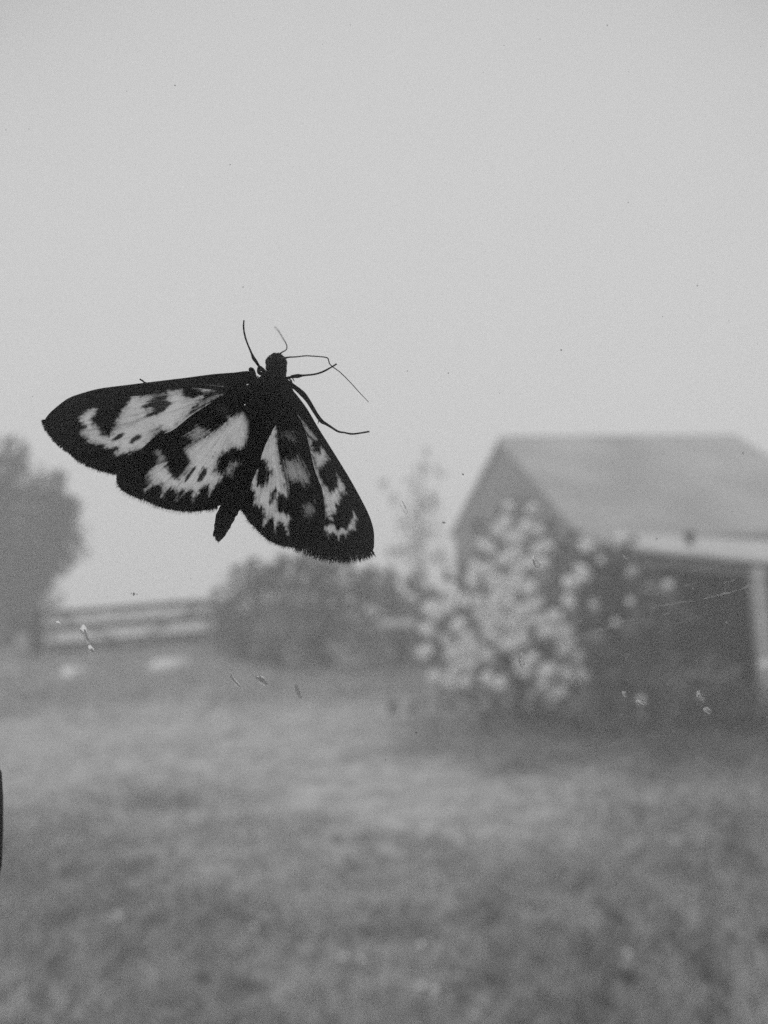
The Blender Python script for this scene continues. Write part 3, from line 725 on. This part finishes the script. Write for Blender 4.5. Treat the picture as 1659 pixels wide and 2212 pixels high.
A_ = C3([(960,350),(1150,335),(1330,330),(1345,290),(1470,280),(1500,340),(1590,360),(1659,330),(1690,350),(1600,440),(1570,520),(1500,600),(1390,690),(1290,695),(1260,675),(1190,725),(1150,830),(1060,895),(960,920),(860,935),(810,960),
         (800,930),(830,900),(810,880),(690,880),(650,840),(520,800),(450,710),(480,660),(430,600),(440,560),(500,490),(560,465),(590,480),(565,560),(570,610),(620,680),(640,740),(720,745),(780,700),(820,640),(815,600),(860,500),(910,430)])
D1 = C3([(1060,440),(1130,395),(1200,345),(1310,350),(1355,390),(1350,450),(1310,510),(1240,540),(1170,545),(1100,540),(1190,470),(1100,490),(1050,470)])
D2 = C3([(750,805),(800,750),(870,710),(892,730),(860,775),(800,800)])
D3 = C3([(930,828),(960,770),(1020,735),(1082,740),(1040,790),(970,832)])
D4 = C3([(1490,300),(1560,310),(1659,290),(1640,325),(1580,355),(1510,345)])
B1 = C4([(520,150),(640,138),(780,138),(890,150),(860,175),(780,188),(700,212),(640,235),(600,195),(560,170)])
B2 = C4([(760,262),(865,212),(872,228),(770,290),(700,325),(640,365),(570,410),(500,420),(600,330)])
under_l = C1([(560,640),(700,520),(900,430),(1000,480),(900,600),(760,700),(560,760)])
under_r = C1([(1140,600),(1260,560),(1330,800),(1370,1000),(1300,1120),(1210,1080),(1185,900)])
R4 = C5([(725,290),(790,365),(850,435),(905,490),(945,550),(925,572),(870,530),(830,490),(785,425)])
R5 = C5([(838,520),(882,540),(882,620),(915,690),(960,695),(985,625),(1030,700),(1060,785),(1020,800),(970,850),(948,960),(925,900),(900,800),(868,680)])
R6 = C5([(930,930),(955,960),(985,1050),(1040,1075),(1080,1135),(1150,1065),(1172,990),(1148,925),(1185,960),(1230,1060),(1248,1135),(1200,1120),(1190,1200),(1172,1260),(1140,1340),(1100,1380),(1112,1440),(1080,1420),(1020,1345),(1003,1250),(965,1060)])
R6d = C5([(1050,930),(1060,1060),(1085,1120),(1095,1050),(1120,950),(1140,1060),(1150,1020),(1130,900)])
R7 = C5([(1022,1515),(1060,1488),(1120,1488),(1160,1558),(1200,1528),(1260,1528),(1270,1470),(1300,1470),(1330,1400),(1340,1345),(1372,1420),(1352,1540),(1290,1562),(1268,1635),(1220,1585),(1190,1605),(1175,1672),(1160,1612),(1110,1582),(1082,1595),(1068,1662),(1048,1595)])
H1 = C4([(930,480),(1010,495),(1090,440),(1120,460),(1185,560),(1175,720),(1135,850),(1090,900),(1000,860),(960,900),(850,930),(810,990),(790,1080),(768,1150),(830,1170),(862,1200),(850,1270),(800,1320),(742,1370),(720,1460),(700,1330),(620,1370),(560,1440),(508,1520),
         (500,1400),(420,1390),(360,1420),(308,1510),(320,1380),(280,1350),(200,1390),(128,1450),(160,1310),(60,1300),(-50,1300),(-30,1210),(30,1110),(130,1030),(200,1030),(210,1120),(290,1215),(330,1235),(400,1170),(450,1090),(470,1030),(430,950),(430,880),(500,810),(600,760),(740,690),(800,650),(880,590),(925,560)])
H1b = C3([(1088,1310),(1140,1230),(1170,1120),(1200,1030),(1215,960),(1160,905),(1230,890),(1300,960),(1320,1040),(1330,1120),(1380,1170),(1330,1250),(1270,1250),(1170,1245)])
H2 = C4([(415,725),(500,650),(570,605),(640,625),(700,668),(745,690),(640,755),(560,805),(500,795),(470,750)])
H3 = C4([(888,1165),(930,1070),(980,1030),(1060,1030),(1072,1070),(1020,1120),(960,1200),(900,1215)])
H4 = C4([(780,390),(900,370),(960,430),(930,500),(880,480)])
D5 = C4([(1140,400),(1290,400),(1290,960),(1150,960),(1200,700)])
s1 = C4([(415,1285),(430,1200),(490,1110),(540,1088),(555,1130),(510,1205),(460,1265)])
s2 = C4([(568,1275),(588,1190),(640,1108),(674,1118),(672,1185),(622,1265),(590,1290)])
s3 = C4([(228,1150),(260,1105),(340,1055),(430,955),(455,1010),(432,1085),(380,1155),(330,1225),(290,1222)])
R1 = C5([(480,375),(495,480),(505,600),(520,690),(545,850),(590,1010),(608,1130),(608,1180),(560,1170),(520,1160),(500,1210),(505,1330),(560,1340),(610,1370),(665,1410),(662,1450),(612,1500),(606,1590),(560,1500),(520,1470),(490,1530),(475,1580),(460,1500),(430,1420),(400,1390),
         (380,1440),(352,1490),(360,1400),(330,1310),(290,1270),(240,1255),(250,1180),(240,1120),(198,1100),(188,1000),(220,900),(260,848),(276,870),(270,990),(258,1050),(330,1080),(380,1020),(420,920),(390,860),(380,790),(298,760),(300,680),(340,570),(400,480),(440,420)])
S1 = C5([(398,1235),(420,1150),(440,1100),(475,1078),(487,1120),(470,1190),(450,1255),(420,1275)])
S2 = C5([(498,1215),(520,1158),(560,1148),(582,1200),(560,1290),(520,1355),(500,1290)])
R2 = C5([(545,780),(620,770),(700,755),(770,805),(800,870),(830,940),(835,1020),(800,1055),(760,1000),(700,1015),(640,980),(592,990),(570,900)])
R2b = C5([(500,475),(690,465),(690,565),(600,565),(570,545)])
R3 = C5([(762,1290),(830,1268),(890,1265),(900,1195),(928,1220),(912,1310),(880,1370),(840,1445),(800,1380)])
lfc, lhc, rfc, rhc = C1([(1000,375)])[0], C1([(985,470)])[0], C1([(1150,410)])[0], C1([(1110,450)])[0]
lf, _, _, _ = wing('forewing', lfc, LF_out, [(A_, 1, 9), (B1, .8, 7), (B2, .55, 8), (under_l, .8, 6)], [(D1, 9), (D2, 6), (D3, 6), (D4, 8)], .0006, .5, 41)
rf, _, _, _ = wing('forewing', rfc, RF_out, [(R4, .6, 8), (R5, .85, 8), (R6, 1, 9), (R7, .95, 7), (under_r, .8, 6)], [(R6d, 8)], .0006, .4, 42)
lh, _, _, _ = wing('hindwing', lhc, LH_out, [(H1, 1, 9), (H1b, .9, 9), (H2, .95, 10), (H3, .45, 10), (H4, .12, 14)], [(s1, 6), (s2, 6), (s3, 9), (D5, 24)], .0, .6, 43)
rh, _, _, _ = wing('hindwing', rhc, RH_out, [(R1, 1, 9), (R2, .95, 12), (R2b, .3, 12), (R3, .55, 13)], [(S1, 6), (S2, 6)], .0, .5, 44)
def seg(P, i, j): return smooth_closed(P, 900)[i:j] if False else np.asarray(P)[i:j]
fringe(lf, lfc, .0006, .5, seg(LF_out,12,23), 760, 17, M_hair, 61)
fringe(lf, lfc, .0006, .5, seg(LF_out,18,23), 260, 26, M_hairp, 62, wd=1.6)
fringe(lh, lhc, .0, .6, seg(LH_out,7,19), 800, 12, M_hair, 63)
fringe(lh, lhc, .0, .6, seg(LH_out,8,19), 520, 27, M_hairp, 64, wd=1.4)
fringe(rf, rfc, .0006, .4, seg(RF_out,12,19), 520, 32, M_hair, 65, wd=1.3, spread=.22)
fringe(rh, rhc, .0, .5, seg(RH_out,10,20), 640, 12, M_hair, 66)
fringe(rh, rhc, .0, .5, seg(RH_out,10,20), 460, 25, M_hairp, 67, wd=1.4)

# body: one lofted surface from head to abdomen tip
PXM = .0628/3072                          # metres per full-size pixel at the wing plane
sec = [((1103,1412),8),((1102,1420),22),((1103,1432),33),((1104,1450),41),((1105,1468),43),((1106,1484),41),((1104,1500),40),((1098,1520),56),((1088,1550),76),((1076,1590),78),((1062,1640),68),((1048,1700),50),((1030,1760),34),((1010,1830),32),((990,1890),33),
       ((955,1960),36),((935,2010),38),((915,2040),38),((900,2070),37),((889,2100),33),((881,2130),25),((876,2150),16),((872,2165),6)]
sec = [((1100+ (x_-1100)*1.0), y_, r_) for (x_, y_), r_ in sec]
def spl(P, n):
    P = np.asarray(P, float); k = len(P); t = np.linspace(0, k-1, n); return np.stack([np.interp(t, np.arange(k), P[:, j]) for j in range(P.shape[1])], 1)
SS = spl(sec, 90); kk = np.ones(5)/5
for j in range(3): SS[2:-2, j] = np.convolve(SS[:, j], kk, 'valid')
V = []; F = []; nb = 26
for i, (x_, y_, r_) in enumerate(SS):
    a, b = SS[max(i-1, 0)][:2], SS[min(i+1, len(SS)-1)][:2]; t = (b-a)/np.hypot(*(b-a)); o_ = np.array([-t[1], t[0]])
    q = i/len(SS)
    if y_ > 1900:
        r_ = r_*(1+.025*math.cos((y_-1900)/34*2*math.pi))      # abdomen rings
    dep = WB - .0002 + (.0009 if y_ < 1500 else 0) - .0002*math.sin(q*3.1)
    for k in range(nb):
        an = 2*math.pi*k/nb; rr = r_*(1+.05*RR.uniform(-1, 1))
        p = np.array([x_, y_])+o_*math.cos(an)*rr
        V.append(src(p[0], p[1], dep+math.sin(an)*rr*PXM*(.72 if y_ > 1500 else .9)))
for i in range(len(SS)-1):
    for k in range(nb): F.append((i*nb+k, i*nb+(k+1) % nb, (i+1)*nb+(k+1) % nb, (i+1)*nb+k))
F.append(tuple(range(nb))[::-1]); F.append(tuple((len(SS)-1)*nb+k for k in range(nb)))
body = MB().add(V, F).put('body', M_body, moth, True)
def blob(name, px, py, r, dep, m, parent, fl=.8):
    V = []; F = []; n1, n2 = 12, 8; c = src(px, py, dep); rm = r*PXM
    for i in range(n2+1):
        th_ = math.pi*i/n2
        for k in range(n1):
            an = 2*math.pi*k/n1; V.append((c[0]+rm*math.sin(th_)*math.cos(an), c[1]+rm*fl*math.sin(th_)*math.sin(an), c[2]+rm*math.cos(th_)))
    for i in range(n2):
        for k in range(n1): F.append((i*n1+k, i*n1+(k+1) % n1, (i+1)*n1+(k+1) % n1, (i+1)*n1+k))
    return MB().add(V, F).put(name, m, parent, True)
M_eye = noise_mat('glossy_eye', .012, .02, 800, rough=.25, spec=.5)
blob('eye', 1083, 1448, 24, WB+.0004, M_eye, moth); blob('eye', 1127, 1452, 24, WB+.0004, M_eye, moth)
# tail tuft scales and body hair
g = np.random.default_rng(5); V = []; F = []
def hair(px, py, dx, dy, dep, wd):
    p = np.array([px, py]); d_ = np.array([dx, dy]); t = np.array([-dy, dx])/np.hypot(dx, dy)*wd; i = len(V)
    for q in (p-t, p+t, p+d_*.6+t*.8, p+d_, p+d_*.6-t*.8): V.append(src(q[0], q[1], dep))
    F.append((i, i+1, i+2, i+3, i+4))
for k in range(46): x_ = g.uniform(-17, 17); hair(877+x_+abs(x_)*.1, 2128-abs(x_)*.9, -8+g.normal()*4+x_*.05, g.uniform(22, 54-abs(x_)*.5), WB+g.uniform(-.0004,.0004), 3.4)
for k in range(170):
    y_ = g.uniform(1500, 1640); sd = g.choice([-1, 1]); x_ = 1088+sd*g.uniform(50, 80); hair(x_, y_, sd*g.uniform(2, 16), g.uniform(4, 26), WB+g.uniform(-.0006, .0006), 2.4)
for k in range(80):
    an = g.uniform(math.pi, 2*math.pi); hair(1105+38*math.cos(an), 1452+36*math.sin(an), 4*math.cos(an)+g.normal()*2, 4*math.sin(an)+g.normal()*2, WB+g.uniform(-.0004,.0006), 2)
put('scale_tuft', mesh('scale_tuft', V, F, M_hair), body, kind='stuff')

def limb(name, P, rad, dep, m, n=8, sub=5, parent=None):
    P = np.asarray(P, float); k = len(P); t = np.linspace(0, k-1, (k-1)*sub+1)
    def cr(A):
        A = np.asarray(A, float); o_ = []
        for tt in t:
            i = min(int(tt), k-2); f = tt-i; p0, p1, p2, p3 = A[max(i-1, 0)], A[i], A[i+1], A[min(i+2, k-1)]
            o_.append(.5*((2*p1)+(-p0+p2)*f+(2*p0-5*p1+4*p2-p3)*f*f+(-p0+3*p1-3*p2+p3)*f**3))
        return np.array(o_)
    X = cr(P); rr = np.interp(t, np.arange(k), rad); dd = np.interp(t, np.arange(k), dep)
    pts = src(X[:, 0], X[:, 1], dd)
    return MB().tube(pts, rr*PXM*dd/WB, n).put(name, m, parent or moth, True)
o = OUT
GL = OUT+.00012
limb('leg', C2([(193,105),(190,180),(205,270),(232,350),(270,440),(292,492),(312,520),(345,570),(372,610)]), [3.2,3.4,3.8,3.4,4.2,7.5,7,5,7], [GL,GL,GL+.0002,GL+.0006,.0695,.0700,.0703,.0706,WB], M_legm)
limb('leg', C2([(1140,550),(1100,575),(1010,625),(920,655),(800,668),(745,674),(700,678),(650,690),(590,700)]), [3.6,3,4,3.8,4.2,9,7.5,4,9], [GL,GL,GL,GL+.0003,.0693,.0698,.0702,.0706,WB], M_legm)
l3 = limb('leg', C2([(1475,1240),(1370,1258),(1290,1265),(1220,1252),(1155,1240),(1090,1200),(1030,1162),(985,1135),(930,1060),(850,930),(790,855),(715,790),(640,735),(560,680)]), [3.4,3.4,3.8,3.4,4.2,4.6,6,8.5,8,9.5,12,9.5,8,9], [GL,GL,GL,GL+.0002,GL+.0005,.0692,.0697,.0700,.0702,.0704,.0706,.0707,.0709,WB], M_legm)
limb('spur', C2([(990,1140),(965,1132),(955,1138),(948,1162)]), [3.5,2.4,2,1.2], [.0699,.0697,.0696,.0695], M_legm, parent=l3)
limb('leg', np.r_[C3([(1045,170),(1075,188),(1120,212)]), C1([(620,378),(760,385),(900,400),(1060,410)])], [3.6,3.2,3.6,5,8,9,9], [GL,GL,GL+.0004,.0695,.0700,.0705,WB], M_legm)
limb('leg', C2([(283,655),(272,630),(255,610),(262,598),(285,610),(300,660)]), [7,7,6,6,6,8], [.0706]*6, M_body)
limb('leg', C2([(400,660),(350,640),(345,600),(355,585),(380,605),(410,640)]), [8,8,7,7,8,9], [.0704]*6, M_body)
limb('antenna', C2([(545,480),(560,450),(585,430),(620,410),(632,382),(622,340),(592,290),(562,240),(530,195),(505,170)]), [5,4.5,2.6,2.4,2.3,2.2,2,1.9,1.8,1.5], [WB,WB,WB+.0006,WB+.0016,WB+.003,WB+.005,WB+.008,WB+.0105,WB+.013,WB+.0145], M_legm)
limb('antenna', C2([(570,520),(600,497),(645,483),(730,478),(820,468),(900,471),(970,476),(1040,487),(1056,508),(1068,548),(1100,580),(1180,640),(1280,740),(1380,850),(1468,942)]), [6,6,3.4,2.7,2.6,2.5,2.4,2.6,2.5,2.2,2.1,1.9,1.7,1.5,1.1], [WB]*2+[WB-.0003]*13, M_legm)
limb('palp', C2([(520,490),(500,462),(490,450),(505,436)]), [5,4,3.4,1.6], [WB,WB-.0004,WB-.0006,WB-.0006], M_body)
limb('palp', C2([(535,480),(545,455),(548,436)]), [6,4,1.6], [WB,WB-.0004,WB-.0006], M_body)

# ------------------------------------------------------------------ fog
m, n, out = mat('fog')
pv = n.nodes.new('ShaderNodeVolumePrincipled'); pv.inputs['Color'].default_value = (1, 1, 1, 1)
pv.inputs['Density'].default_value = .0112; pv.inputs['Anisotropy'].default_value = 0.0
n.links.new(pv.outputs[0], out.inputs['Volume'])
MB().box(-158, 158, -8, 168, -1.4, 13.5).put('haze', m, None, label='pale fog over the meadow fading the barn and trees', cat='fog', kind='stuff')
